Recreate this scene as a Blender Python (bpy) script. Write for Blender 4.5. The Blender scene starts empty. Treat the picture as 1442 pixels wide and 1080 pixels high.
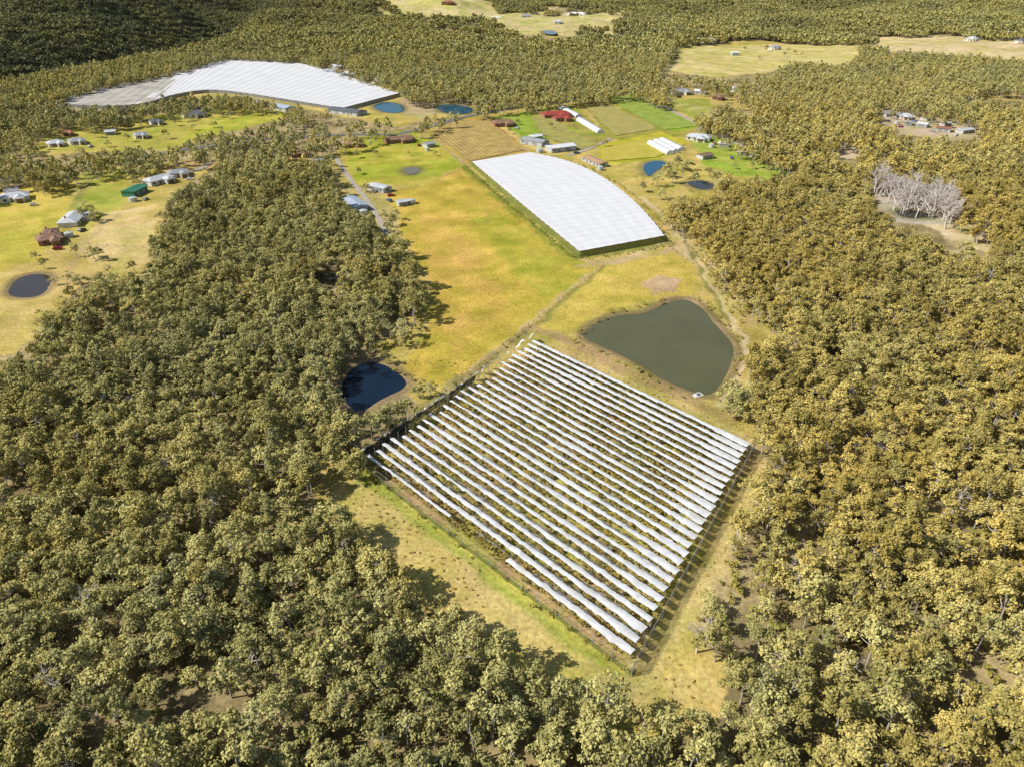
import bpy, math, random
import numpy as np
from mathutils import Vector
random.seed(7); RS=np.random.RandomState(7)
sc=bpy.context.scene
# ---------------------------------------------------------------- survey
# The site plan was read off the aerial photograph and rectified onto the ground
# (a drone 120 m above the ground, tilted down 31 degrees).  G() returns plan metres.
H=120.0; P=math.radians(31.0); CP,SP=math.cos(P),math.sin(P)
def G(u,v,z=0.0):
    dx=(u-721)/1000.; dy=(v-540)/1000.
    Y=CP-dy*SP; Z=-SP-dy*CP
    s=(H-z)/(-Z)
    return (dx*s,Y*s)
def GP(pts,z=0.0): return np.array([G(u,v,z) for u,v in pts])
# ---------------------------------------------------------------- numpy helpers
_T=RS.rand(256,256)
def vnoise(x,y):
    xi=np.floor(x).astype(int); yi=np.floor(y).astype(int)
    fx=x-xi; fy=y-yi; fx=fx*fx*(3-2*fx); fy=fy*fy*(3-2*fy)
    a=_T[xi&255,yi&255]; b=_T[(xi+1)&255,yi&255]; c=_T[xi&255,(yi+1)&255]; d=_T[(xi+1)&255,(yi+1)&255]
    return (a*(1-fx)+b*fx)*(1-fy)+(c*(1-fx)+d*fx)*fy
def fbm(x,y,s,o=4,off=0.):
    r=0;a=.5;t=0
    x=x/s+off; y=y/s+off*1.7
    for i in range(o):
        r=r+a*vnoise(x,y); t+=a; a*=.5; x=x*2.03+11.3; y=y*2.03+5.1
    return r/t
def sst(a,b,x):
    t=np.clip((x-a)/(b-a),0,1); return t*t*(3-2*t)
def inpoly(X,Y,poly):
    res=np.zeros(X.shape,bool)
    m=(X>=poly[:,0].min())&(X<=poly[:,0].max())&(Y>=poly[:,1].min())&(Y<=poly[:,1].max())
    idx=np.nonzero(m)[0]
    if len(idx)==0: return res
    x=X[idx]; y=Y[idx]; r=np.zeros(len(idx),bool)
    n=len(poly)
    for i in range(n):
        x1,y1=poly[i]; x2,y2=poly[(i+1)%n]
        if y1==y2: continue
        c=((y1>y)!=(y2>y))&(x<(x2-x1)*(y-y1)/(y2-y1)+x1)
        r^=c
    res[idx]=r; return res
def distline(X,Y,pl,closed=False,maxd=12.):
    D=np.full(X.shape,1e9)
    m=(X>=pl[:,0].min()-maxd)&(X<=pl[:,0].max()+maxd)&(Y>=pl[:,1].min()-maxd)&(Y<=pl[:,1].max()+maxd)
    idx=np.nonzero(m)[0]
    if len(idx)==0: return D
    x=X[idx];y=Y[idx];d=np.full(len(idx),1e9)
    n=len(pl); segs=n if closed else n-1
    for i in range(segs):
        a=pl[i];b=pl[(i+1)%n]; ab=b-a; L=(ab**2).sum()+1e-9
        t=np.clip(((x-a[0])*ab[0]+(y-a[1])*ab[1])/L,0,1)
        d=np.minimum(d,np.hypot(x-a[0]-t*ab[0],y-a[1]-t*ab[1]))
    D[idx]=d; return D
def smooth_closed(p,it=3):
    for _ in range(it):
        q=np.roll(p,-1,0); p=np.stack([p*.75+q*.25,p*.25+q*.75],1).reshape(-1,2)
    return p
def smooth_open(p,it=2):
    for _ in range(it):
        q=[p[0]]
        for i in range(len(p)-1):
            q+= [p[i]*.75+p[i+1]*.25,p[i]*.25+p[i+1]*.75]
        q.append(p[-1]); p=np.array(q)
    return p
def terrain(X,Y):
    xl=np.where(Y<786,-516-(786-Y)*1.0,np.where(Y<1224,-516+(Y-786)*.237,-412-(Y-1224)*.156))
    d=xl-X
    z=-85*np.exp(-((d-230)/140.)**2)*sst(0,110,d)+55*sst(300,800,d)*sst(500,1200,Y)
    z=z+(fbm(X,Y,460,3,3.3)-.45)*130*sst(1100,2300,Y)
    z=z+(fbm(X,Y,170,3,8.1)-.5)*34*sst(900,1500,Y)
    z=z+(fbm(X,Y,120,3,2.7)-.5)*40*sst(250,450,d)
    return z
# ---------------------------------------------------------------- mesh helpers
COL=sc.collection
def mk(name,V,F,mats=(),mi=None,smooth=False,link=True):
    V=np.asarray(V,dtype=np.float32)
    me=bpy.data.meshes.new(name)
    if isinstance(F,np.ndarray):
        k=F.shape[1]; n=len(F)
        me.vertices.add(len(V)); me.vertices.foreach_set('co',V.ravel())
        me.loops.add(n*k); me.loops.foreach_set('vertex_index',F.astype(np.int32).ravel())
        me.polygons.add(n); me.polygons.foreach_set('loop_start',np.arange(0,n*k,k,dtype=np.int32))
        me.update(calc_edges=True)
    else:
        me.from_pydata([tuple(map(float,v)) for v in V],[],[tuple(f) for f in F]); me.update()
    for m in mats: me.materials.append(m)
    if mi is not None: me.polygons.foreach_set('material_index',np.asarray(mi,dtype=np.int32))
    if smooth: me.polygons.foreach_set('use_smooth',np.ones(len(me.polygons),bool))
    ob=bpy.data.objects.new(name,me)
    if link: COL.objects.link(ob)
    return ob
class MB:
    def __init__(s): s.v=[];s.f=[];s.m=[]
    def add(s,V,F,m=0):
        o=len(s.v); s.v+= [tuple(p) for p in V]; s.f+=[tuple(i+o for i in f) for f in F]; s.m+=[m]*len(F)
    def box(s,c,d,m=0,rot=0.):
        x,y,z=c; a,b,h=d[0]/2,d[1]/2,d[2]/2; cr,sr=math.cos(rot),math.sin(rot)
        V=[]
        for sx,sy,sz in [(-1,-1,-1),(1,-1,-1),(1,1,-1),(-1,1,-1),(-1,-1,1),(1,-1,1),(1,1,1),(-1,1,1)]:
            px,py=sx*a,sy*b; V.append((x+px*cr-py*sr,y+px*sr+py*cr,z+sz*h))
        s.add(V,[(3,2,1,0),(4,5,6,7),(0,1,5,4),(1,2,6,5),(2,3,7,6),(3,0,4,7)],m)
    def tube(s,p,q,r1,r2,n=5,m=0):
        p=Vector(p);q=Vector(q); d=(q-p)
        if d.length<1e-5: return
        d.normalize(); a=d.orthogonal().normalized(); b=d.cross(a)
        V=[]
        for c,r in ((p,r1),(q,r2)):
            for i in range(n):
                t=2*math.pi*i/n; V.append(tuple(c+a*math.cos(t)*r+b*math.sin(t)*r))
        s.add(V,[(i,(i+1)%n,n+(i+1)%n,n+i) for i in range(n)]+[tuple(range(2*n-1,n-1,-1))],m)
    def obj(s,name,mats,link=True,smooth=False): return mk(name,s.v,s.f,mats,s.m,smooth,link)
# ---------------------------------------------------------------- materials
def nm(name):
    m=bpy.data.materials.new(name); m.use_nodes=True; nt=m.node_tree; nt.nodes.clear()
    return m,nt,nt.nodes,nt.links
def simple(name,col,rough=.8,var=.18,scale=1.2,metal=0.,bump=0.):
    m,nt,N,L=nm(name)
    o=N.new('ShaderNodeOutputMaterial'); b=N.new('ShaderNodeBsdfPrincipled')
    tc=N.new('ShaderNodeTexCoord'); no=N.new('ShaderNodeTexNoise'); no.inputs['Scale'].default_value=scale; no.inputs['Detail'].default_value=5
    r=N.new('ShaderNodeMapRange'); r.inputs['To Min'].default_value=1-var*1.6; r.inputs['To Max'].default_value=1+var*1.2; r.inputs['From Min'].default_value=.25; r.inputs['From Max'].default_value=.75
    mx=N.new('ShaderNodeVectorMath'); mx.operation='SCALE'; mx.inputs[0].default_value=col
    L.new(tc.outputs['Object'],no.inputs['Vector']); L.new(no.outputs['Fac'],r.inputs['Value']); L.new(r.outputs[0],mx.inputs['Scale'])
    L.new(mx.outputs[0],b.inputs['Base Color']); b.inputs['Roughness'].default_value=rough; b.inputs['Metallic'].default_value=metal
    b.inputs['Specular IOR Level'].default_value=.3
    L.new(b.outputs[0],o.inputs[0]); return m
def leafmat(name,cd,cl):
    m,nt,N,L=nm(name)
    o=N.new('ShaderNodeOutputMaterial'); d=N.new('ShaderNodeBsdfDiffuse')
    at=N.new('ShaderNodeAttribute'); at.attribute_name='tone'
    ti=N.new('ShaderNodeAttribute'); ti.attribute_type='INSTANCER'; ti.attribute_name='tint'
    c=N.new('ShaderNodeMix'); c.data_type='RGBA'; c.inputs['A'].default_value=(*cd,1); c.inputs['B'].default_value=(*cl,1); c.clamp_factor=True
    L.new(at.outputs['Fac'],c.inputs['Factor'])
    # tint (per stand of trees): 0 = darker blue green standing in for distance haze, 0.5 = grey green, 1 = olive brown
    rp=N.new('ShaderNodeValToRGB'); e=rp.color_ramp.elements
    e[0].position=0.; e[0].color=(.52,.60,.84,1); e[1].position=1.; e[1].color=(1.12,.95,.66,1)
    k=e.new(.5); k.color=(1.0,1.0,.95,1)
    L.new(ti.outputs['Fac'],rp.inputs[0])
    mu=N.new('ShaderNodeMix'); mu.data_type='RGBA'; mu.blend_type='MULTIPLY'; mu.inputs['Factor'].default_value=1.
    L.new(c.outputs['Result'],mu.inputs['A']); L.new(rp.outputs[0],mu.inputs['B'])
    L.new(mu.outputs['Result'],d.inputs[0]); L.new(d.outputs[0],o.inputs[0]); return m
M_leaf=leafmat('eucalyptus_foliage',(.19,.175,.052),(.60,.54,.215))
M_leafb=leafmat('shrub_foliage',(.16,.16,.04),(.42,.39,.11))
M_vine=leafmat('vine_foliage',(.22,.17,.05),(.46,.38,.12))
M_tus=leafmat('dry_grass',(.42,.32,.09),(.66,.53,.20))
M_bark=simple('gum_bark',(.50,.46,.39),.9,.3,2.)
M_dead=simple('dead_wood',(.60,.54,.48),.9,.2,2.)
M_post=simple('timber_post',(.30,.25,.18),.9)
M_steel=simple('galvanised_steel',(.42,.43,.43),.5)
# ---------------------------------------------------------------- layout
CLEAR=[
 # main farm
 [(610,552),(575,528),(548,505),(522,490),(560,462),(592,430),(592,402),(585,378),(562,338),(540,332),(515,305),(495,300),(476,262),(458,228),(480,207),(520,192),(590,182),(640,168),(700,152),(800,143),(895,131),(925,142),(955,148),(1000,140),(1003,160),(978,172),(1012,192),(1060,215),(1118,242),(1085,257),(1020,250),(1005,270),(935,292),(985,335),(1010,370),(1045,405),(1102,455),(1095,475),(1062,490),(1062,570),(1078,620),(1066,700),(1015,770),(978,860),(985,900),(1030,935),(1025,975),(960,1003),(890,1005),(840,985),(770,940),(712,902),(650,872),(600,825),(560,790),(520,765),(500,722),(455,708),(428,672),(462,640),(492,642),(512,655),(560,618),(600,575)],
 # left farm
 [(-160,300),(0,266),(50,262),(100,246),(150,236),(205,232),(300,222),(303,240),(262,262),(232,285),(225,330),(215,360),(200,392),(165,395),(130,388),(98,420),(60,455),(30,497),(-160,520)],
 # upper left farm
 [(30,215),(55,196),(100,180),(160,172),(235,160),(330,150),(395,153),(402,168),(360,178),(330,184),(290,185),(240,212),(150,211),(60,222)],
 [(60,148),(130,124),(240,102),(325,80),(432,86),(470,100),(562,128),(575,140),(665,145),(672,164),(600,168),(565,180),(500,168),(395,148),(330,136),(240,140),(200,154),(110,154)],
 [(400,215),(440,212),(445,228),(405,232)],
 # right hamlets
 [(935,132),(960,122),(1040,128),(1035,142),(1000,152),(955,145)],
 [(1235,158),(1275,153),(1375,178),(1374,194),(1320,194),(1260,184)],
 [(1290,308),(1345,298),(1402,340),(1385,354),(1330,332)],
 [(1178,203),(1212,203),(1208,223),(1180,221)],
 [(1228,254),(1260,250),(1300,262),(1350,280),(1346,314),(1280,312),(1242,292)],
 [(1060,150),(1062,160),(1030,150),(1030,140)],
 # far paddocks
 [(930,98),(955,66),(1040,57),(1100,54),(1220,64),(1200,86),(1120,86),(1078,104),(1005,107)],
 [(1205,50),(1300,52),(1442,58),(1600,64),(1600,90),(1442,82),(1350,74),(1250,67)],
 [(535,0),(560,-4),(620,-3),(695,2),(700,12),(620,13)],
 [(645,16),(720,9),(800,14),(875,19),(865,32),(800,33),(818,50),(775,54),(735,41),(690,28)],
 [(1355,132),(1400,126),(1470,134),(1470,146),(1400,140)],
]
CLP0=[GP(p,0) for p in CLEAR]; CLP9=[GP(p,8.) for p in CLEAR]; CLP12=[GP(p,12.) for p in CLEAR[5:]]
PONDS={ # name: outline
 'farm_dam':[(812,474),(828,456),(868,440),(905,441),(935,424),(965,418),(990,429),(1010,455),(1037,482),(1039,500),(1026,535),(1006,558),(982,556),(940,540),(895,512),(850,491)],
 'dark_dam':[(472,548),(486,520),(515,504),(548,512),(578,533),(574,548),(540,562),(508,585),(482,570)],
 'left_dam':[(2,418),(18,392),(48,383),(76,386),(72,406),(52,421)],
}
SMALLP={
 'blue_pond':[(522,150),(545,143),(572,150),(566,160),(538,159)],
 'blue_pond.001':[(608,147),(664,150),(667,161),(625,162)],
 'yard_pond':[(564,239),(584,235),(593,242),(576,248)],
 'reed_pond':[(903,234),(922,226),(942,230),(925,240),(912,252)],
 'reed_pond.001':[(962,258),(985,254),(1012,262),(990,270)],
 'swamp_pond':[(1258,296),(1290,297),(1312,303),(1300,308),(1268,307)],
 'forest_pond':[(440,392),(462,384),(484,388),(472,399),(450,401)],
 'far_pond':[(762,44),(780,44),(786,50),(768,50)],
}
# orchard corners (top of net, 3.6 m)
oA=np.array(G(508,640,3.6)); oB=np.array(G(752,476,3.6)); oC=np.array(G(1058,622,3.6)); oD=np.array(G(888,925,3.6))
# ---------------------------------------------------------------- ground sheet
def axis_x():
    r=[0.]
    while r[-1]<2700:
        x=r[-1]; r.append(x+(.9 if x<120 else .9+(x-120)*.0095))
    r=np.array(r); return np.concatenate([-r[:0:-1],r])
def axis_y():
    r=[-60.]
    while r[-1]<4300:
        y=r[-1]; r.append(y+max(.85,y*.0047) if y>55 else y+8)
    return np.array(r)
ax,ay=axis_x(),axis_y(); NX,NY=len(ax),len(ay)
X,Y=np.meshgrid(ax,ay); X=X.ravel();Y=Y.ravel()
Z=terrain(X,Y)
dist=np.hypot(X,Y)
wa=.7+dist*.004
WX=X+(fbm(X,Y,7,3,1.)-.5)*wa*3; WY=Y+(fbm(X,Y,7,3,9.)-.5)*wa*3
n1=fbm(X,Y,30,4,2.);n2=fbm(X,Y,6,3,5.);n3=fbm(X,Y,90,3,7.)
C=np.zeros((len(X),3))
def lerp(a,b,t): 
    a=np.asarray(a,float);b=np.asarray(b,float); return a+(b-a)*t[:,None]
C[:]=lerp((.24,.19,.09),(.46,.36,.18),sst(.35,.65,.5*n1+.5*n2))
def paint(mask,ca,cb,t):
    i=np.nonzero(mask)[0]
    if len(i): C[i]=lerp(ca,cb,t[i])
tn=sst(.35,.68,.6*n1+.4*n2)
grass=np.zeros(len(X),bool)
for p in CLP0+CLP9[:1]: grass|=inpoly(WX,WY,p)
paint(grass,(.54,.41,.13),(.42,.34,.085),tn)
FIELDS=[
 # (outline, colA, colB)
 ([(600,262),(655,236),(805,362),(850,377),(790,425),(742,462),(640,545),(560,530),(600,470),(610,400),(560,320),(545,270)],(.55,.39,.078),(.45,.345,.058)),
 ([(590,300),(640,320),(700,400),(720,440),(640,500),(610,440),(600,380)],(.56,.37,.09),(.48,.35,.065)),
 ([(660,310),(700,300),(800,360),(845,378),(770,425),(730,390)],(.49,.38,.065),(.35,.33,.045)),
 ([(478,205),(520,190),(592,182),(652,232),(600,262),(545,262),(500,262)],(.34,.37,.045),(.49,.41,.075)),
 ([(470,262),(520,262),(560,300),(560,335),(530,330),(495,300)],(.40,.33,.11),(.48,.38,.16)),
 ([(600,186),(640,168),(690,165),(745,212),(655,232)],(.42,.26,.10),(.46,.34,.07)),
 ([(690,165),(745,158),(760,180),(800,196),(745,200)],(.24,.34,.04),(.31,.36,.06)),
 ([(745,158),(810,148),(862,196),(800,216),(770,190)],(.36,.29,.08),(.30,.34,.05)),
 ([(820,145),(895,131),(990,183),(900,205),(862,196)],(.30,.30,.05),(.40,.34,.08)),
 ([(850,136),(897,132),(990,180),(945,185)],(.24,.38,.025),(.30,.40,.04)),
 ([(840,205),(930,186),(975,200),(930,226),(850,232)],(.50,.43,.05),(.38,.38,.04)),
 ([(975,196),(1012,192),(1118,242),(1085,257),(1040,250),(990,232)],(.28,.39,.05),(.42,.42,.08)),
 ([(935,142),(1000,140),(1003,160),(975,168)],(.32,.34,.06),(.48,.39,.18)),
 ([(930,292),(985,300),(1000,335),(1060,405),(1100,455),(1092,478),(1050,455),(985,380),(940,340)],(.60,.45,.20),(.50,.39,.13)),
 ([(845,380),(940,347),(975,372),(985,415),(930,420),(860,438),(810,470),(760,462)],(.56,.42,.095),(.47,.37,.075)),
 ([(898,398),(930,388),(958,395),(950,412),(920,416)],(.54,.38,.21),(.48,.36,.13)),
 ([(0,270),(108,250),(95,300),(60,365),(0,380),(-150,400),(-150,300)],(.54,.43,.09),(.44,.38,.07)),
 ([(118,243),(185,240),(170,290),(145,330),(105,330),(95,300)],(.33,.36,.06),(.50,.41,.10)),
 ([(150,300),(220,290),(215,350),(195,392),(140,385),(110,345)],(.52,.40,.12),(.60,.46,.21)),
 ([(225,250),(230,232),(300,222),(300,238),(262,246)],(.52,.34,.15),(.45,.36,.12)),
 ([(-150,400),(0,385),(90,400),(60,455),(30,497),(-150,520)],(.58,.44,.16),(.50,.39,.11)),
 ([(30,215),(100,180),(235,160),(330,150),(402,160),(330,184),(240,212)],(.48,.40,.09),(.36,.35,.07)),
 ([(240,205),(290,175),(395,153),(400,166),(330,184)],(.36,.38,.05),(.48,.42,.08)),
 ([(925,98),(950,64),(1215,54),(1220,88),(1005,110)],(.62,.50,.22),(.50,.44,.13)),
 ([(1200,48),(1600,60),(1600,94),(1215,70)],(.68,.53,.30),(.58,.47,.19)),
 ([(530,-5),(700,0),(700,14),(540,14)],(.50,.46,.14),(.6,.49,.25)),
 ([(640,6),(880,14),(870,54),(690,44)],(.60,.48,.24),(.42,.41,.12)),
 ([(1235,153),(1380,175),(1378,197),(1235,187)],(.54,.41,.28),(.40,.34,.16)),
 ([(1285,306),(1345,296),(1405,340),(1390,357),(1330,334)],(.62,.49,.30),(.50,.41,.18)),
 ([(1222,248),(1262,246),(1350,278),(1346,318),(1250,314)],(.50,.43,.33),(.40,.35,.25)),
 ([(1175,201),(1215,201),(1210,225),(1178,223)],(.62,.49,.32),(.48,.39,.20)),
 ([(570,125),(600,142),(665,145),(600,168),(560,160)],(.50,.38,.22),(.38,.34,.12)),
 ([(428,672),(510,655),(640,760),(885,955),(1000,940),(1025,975),(890,1005),(700,905),(520,765)],(.57,.44,.16),(.47,.38,.10)),
 ([(985,860),(1060,690),(1075,620),(1080,700),(1015,780)],(.62,.48,.21),(.52,.40,.14)),
]
for pts,ca,cb in FIELDS:
    paint(inpoly(WX,WY,GP(pts)),ca,cb,tn)
# inside the orchard: weeds and dead vines
orch=np.array([oA,oB,oC,oD])
io=inpoly(X,Y,orch)
paint(io,(.42,.29,.13),(.40,.36,.08),sst(.35,.62,.4*n1+.6*n2))
# lines: (pts,width m,colour)
LINES=[
 ([(508,668),(700,815),(885,958)],1.6,(.28,.33,.05)),
 ([(500,655),(620,745),(750,845),(880,945)],1.2,(.44,.41,.08)),
 ([(655,236),(730,300),(808,362)],3.4,(.20,.24,.04)),
 ([(808,362),(870,356),(945,342)],2.6,(.20,.23,.04)),
 ([(818,374),(880,366),(950,350)],2.2,(.52,.40,.18)),
 ([(645,548),(742,466),(800,418),(852,378)],1.2,(.26,.24,.06)),
 ([(632,545),(735,462),(838,380),(850,370),(820,366)],1.3,(.50,.38,.18)),
 ([(905,280),(945,315),(985,372),(1010,420),(1040,462),(1052,490),(1040,530),(1020,572)],1.5,(.70,.55,.33)),
 ([(935,295),(975,355),(1000,410),(1028,455)],.9,(.22,.20,.06)),
 ([(752,462),(812,485),(880,520),(960,560),(1030,590)],3.0,(.38,.26,.13)),
 ([(742,466),(650,535),(560,605),(500,650)],2.0,(.30,.24,.11)),
 ([(850,374),(930,345),(950,330)],1.2,(.54,.42,.22)),
 ([(885,965),(960,880),(1060,690),(1070,620)],2.5,(.56,.44,.18)),
 ([(100,312),(112,275),(132,244)],1.5,(.30,.25,.10)),
 ([(80,415),(120,340),(165,300)],1.0,(.42,.33,.15)),
 ([(400,215),(470,235),(480,262)],1.2,(.4,.34,.2)),
 ([(640,168),(745,212)],1.5,(.4,.3,.14)),
 ([(560,190),(600,188),(655,232)],1.5,(.48,.36,.18)),
 ([(1080,105),(1150,100),(1230,110)],2,(.5,.4,.2)),
]
for pts,w,c in LINES:
    d=distline(WX,WY,smooth_open(GP(pts),2),False,w+6)
    k=sst(w*1.5,w*.5,d)*(.75+.5*(n2-.5)); k=np.clip(k,0,1)
    i=np.nonzero(k>0)[0]; C[i]=C[i]+(np.array(c)-C[i])*k[i][:,None]
# dams
POUT={}
for nme,pts in PONDS.items():
    p=smooth_closed(GP(pts),3); POUT[nme]=p
    d=distline(X,Y,p,True,14); ins=inpoly(X,Y,p); sd=np.where(ins,-d,d)
    rim=(sd<3.2)&(sd>-50)
    Z=np.where(ins,Z-1.6*sst(0,4,d),Z)
    i=np.nonzero(rim)[0]
    k=sst(3.2,.8,sd[i]); C[i]=C[i]+(np.array((.26,.19,.10))-C[i])*(k*.85)[:,None]
for nme,pts in SMALLP.items():
    p=smooth_closed(GP(pts),3); POUT[nme]=p
    d=distline(X,Y,p,True,14)
    k=sst(7,1,d); i=np.nonzero(k>0)[0]; C[i]=C[i]+(np.array((.20,.17,.08))-C[i])*(k[i]*.8)[:,None]
Z=Z+(fbm(X,Y,9,3,4.)-.5)*.35*np.where(io,0,1)
C*=(1+(n3-.5)*.35)[:,None]; C*=(.86+.28*fbm(X,Y,2.2,2,6.))[:,None]
# worn, dry and weedy blotches
bl=fbm(X,Y,11,4,17.)
kw=(sst(.54,.66,bl)*grass)[:,None]; C=C*(1-kw*np.array([.16,.09,.24])); kw=(sst(.42,.32,bl)*grass)[:,None]; C=C*(1+kw*np.array([.07,.03,.18]))
ii=(np.arange(NY-1)[:,None]*NX+np.arange(NX-1)[None,:]).ravel()
F=np.stack([ii,ii+1,ii+NX+1,ii+NX],1)
# ground material
m,nt,N,L=nm('grass_and_soil')
o=N.new('ShaderNodeOutputMaterial');b=N.new('ShaderNodeBsdfDiffuse');at=N.new('ShaderNodeAttribute');at.attribute_name='Col'
tc=N.new('ShaderNodeTexCoord')
na=N.new('ShaderNodeTexNoise');na.inputs['Scale'].default_value=.9;na.inputs['Detail'].default_value=5;na.inputs['Roughness'].default_value=.72
nb=N.new('ShaderNodeTexNoise');nb.inputs['Scale'].default_value=.07;nb.inputs['Detail'].default_value=4
ra=N.new('ShaderNodeMapRange');ra.inputs['From Min'].default_value=.3;ra.inputs['From Max'].default_value=.7;ra.inputs['To Min'].default_value=.60;ra.inputs['To Max'].default_value=1.35
rb=N.new('ShaderNodeMapRange');rb.inputs['From Min'].default_value=.3;rb.inputs['From Max'].default_value=.7;rb.inputs['To Min'].default_value=.82;rb.inputs['To Max'].default_value=1.15
mm=N.new('ShaderNodeMath');mm.operation='MULTIPLY';vs=N.new('ShaderNodeVectorMath');vs.operation='SCALE'
L.new(tc.outputs['Object'],na.inputs['Vector']);L.new(tc.outputs['Object'],nb.inputs['Vector'])
L.new(na.outputs['Fac'],ra.inputs['Value']);L.new(nb.outputs['Fac'],rb.inputs['Value']);L.new(ra.outputs[0],mm.inputs[0]);L.new(rb.outputs[0],mm.inputs[1])
L.new(at.outputs['Color'],vs.inputs[0]);L.new(mm.outputs[0],vs.inputs['Scale']);L.new(vs.outputs[0],b.inputs['Color'])
bp=N.new('ShaderNodeBump');bp.inputs['Strength'].default_value=.5;bp.inputs['Distance'].default_value=.4;L.new(na.outputs['Fac'],bp.inputs['Height']);L.new(bp.outputs[0],b.inputs['Normal'])
L.new(b.outputs[0],o.inputs[0]); M_ground=m
gr=mk('ground',np.stack([X,Y,Z],1),F,[M_ground],None,True)
ca=gr.data.color_attributes.new('Col','FLOAT_COLOR','POINT')
ca.data.foreach_set('color',np.concatenate([C,np.ones((len(C),1))],1).astype(np.float32).ravel())
# ---------------------------------------------------------------- water
def water(name,col,rough=.06,spec=.3):
    m,nt,N,L=nm(name)
    o=N.new('ShaderNodeOutputMaterial');b=N.new('ShaderNodeBsdfPrincipled')
    tc=N.new('ShaderNodeTexCoord');n=N.new('ShaderNodeTexNoise');n.inputs['Scale'].default_value=.05;n.inputs['Detail'].default_value=3
    r=N.new('ShaderNodeMapRange');r.inputs['To Min'].default_value=.75;r.inputs['To Max'].default_value=1.25;v=N.new('ShaderNodeVectorMath');v.operation='SCALE';v.inputs[0].default_value=col
    n2=N.new('ShaderNodeTexNoise');n2.inputs['Scale'].default_value=1.5;n2.inputs['Detail'].default_value=4
    bp=N.new('ShaderNodeBump');bp.inputs['Strength'].default_value=.15;bp.inputs['Distance'].default_value=.08
    L.new(tc.outputs['Object'],n.inputs['Vector']);L.new(tc.outputs['Object'],n2.inputs['Vector']);L.new(n.outputs['Fac'],r.inputs['Value']);L.new(r.outputs[0],v.inputs['Scale']);L.new(v.outputs[0],b.inputs['Base Color'])
    L.new(n2.outputs['Fac'],bp.inputs['Height']);L.new(bp.outputs[0],b.inputs['Normal'])
    b.inputs['Roughness'].default_value=rough;b.inputs['Specular IOR Level'].default_value=spec;L.new(b.outputs[0],o.inputs[0]);return m
WM={'farm_dam':water('murky_water',(.112,.112,.052)),'dark_dam':water('dark_water',(.008,.018,.035)),'left_dam':water('brown_water',(.055,.045,.035)),
 'blue':water('blue_water',(.015,.10,.17)),'gen':water('pond_water',(.04,.045,.04)),'mud':water('mud_water',(.20,.17,.10))}
for nme,p in POUT.items():
    big=nme in PONDS
    c=p.mean(0)
    q=p+(p-c)/np.linalg.norm(p-c,axis=1)[:,None]*(.6 if big else 0)
    z=-.3 if big else .22
    if nme=='far_pond': z=float(terrain(np.array([c[0]]),np.array([c[1]]))[0])+3
    mt=WM.get(nme) or (WM['blue'] if nme.startswith('blue') or nme=='reed_pond' or nme=='far_pond' else WM['mud'] if nme=='yard_pond' else WM['gen'])
    V=[(c[0],c[1],z)]+[(a,b_,z) for a,b_ in q]; n=len(q)
    mk(nme,V,[(0,1+i,1+(i+1)%n) for i in range(n)],[mt])
# ---------------------------------------------------------------- roads
M_asph=simple('asphalt',(.16,.155,.15),.9,.15,.5); M_grav=simple('gravel',(.42,.37,.29),.95,.2,.5); M_line=simple('road_paint',(.7,.7,.66),.7,.1)
def ribbon(name,pts,w,mat,z=.24,line=False):
    p=smooth_open(GP(pts),3); V=[];Fs=[]
    for i in range(len(p)):
        t=p[min(i+1,len(p)-1)]-p[max(i-1,0)]; t/=np.linalg.norm(t); n=np.array([-t[1],t[0]])
        for k in (-1,1): V.append((*(p[i]+n*k*w/2),z))
    Fs=[(2*i,2*i+1,2*i+3,2*i+2) for i in range(len(p)-1)]
    mk(name,V,Fs,[mat])
    if line:
        V=[]
        for i in range(len(p)):
            t=p[min(i+1,len(p)-1)]-p[max(i-1,0)]; t/=np.linalg.norm(t); n=np.array([-t[1],t[0]])
            for k in (-1,1): V.append((*(p[i]+n*k*.08),z+.02))
        mk('road_centre_line',V,Fs,[M_line])
ribbon('country_road',[(560,190),(610,178),(650,166),(700,156),(800,144),(900,131),(960,124)],6.5,M_asph,line=True)
ribbon('country_road',[(-100,262),(0,256),(80,240),(180,224),(300,205),(380,196),(480,190),(560,190)],6.5,M_asph,z=.28,line=True)
ribbon('driveway',[(472,222),(490,250),(515,280),(532,305),(545,332)],3.2,M_grav)
ribbon('driveway',[(232,250),(265,244),(290,236),(298,224)],4.5,M_grav)
ribbon('driveway',[(905,133),(960,165),(1010,188),(1060,215),(1118,244)],4,M_grav)
ribbon('driveway',[(860,196),(830,210),(800,220)],4,M_grav)
ribbon('gravel_road',[(1350,100),(1340,125),(1380,150),(1442,165)],4,M_grav)
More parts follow.
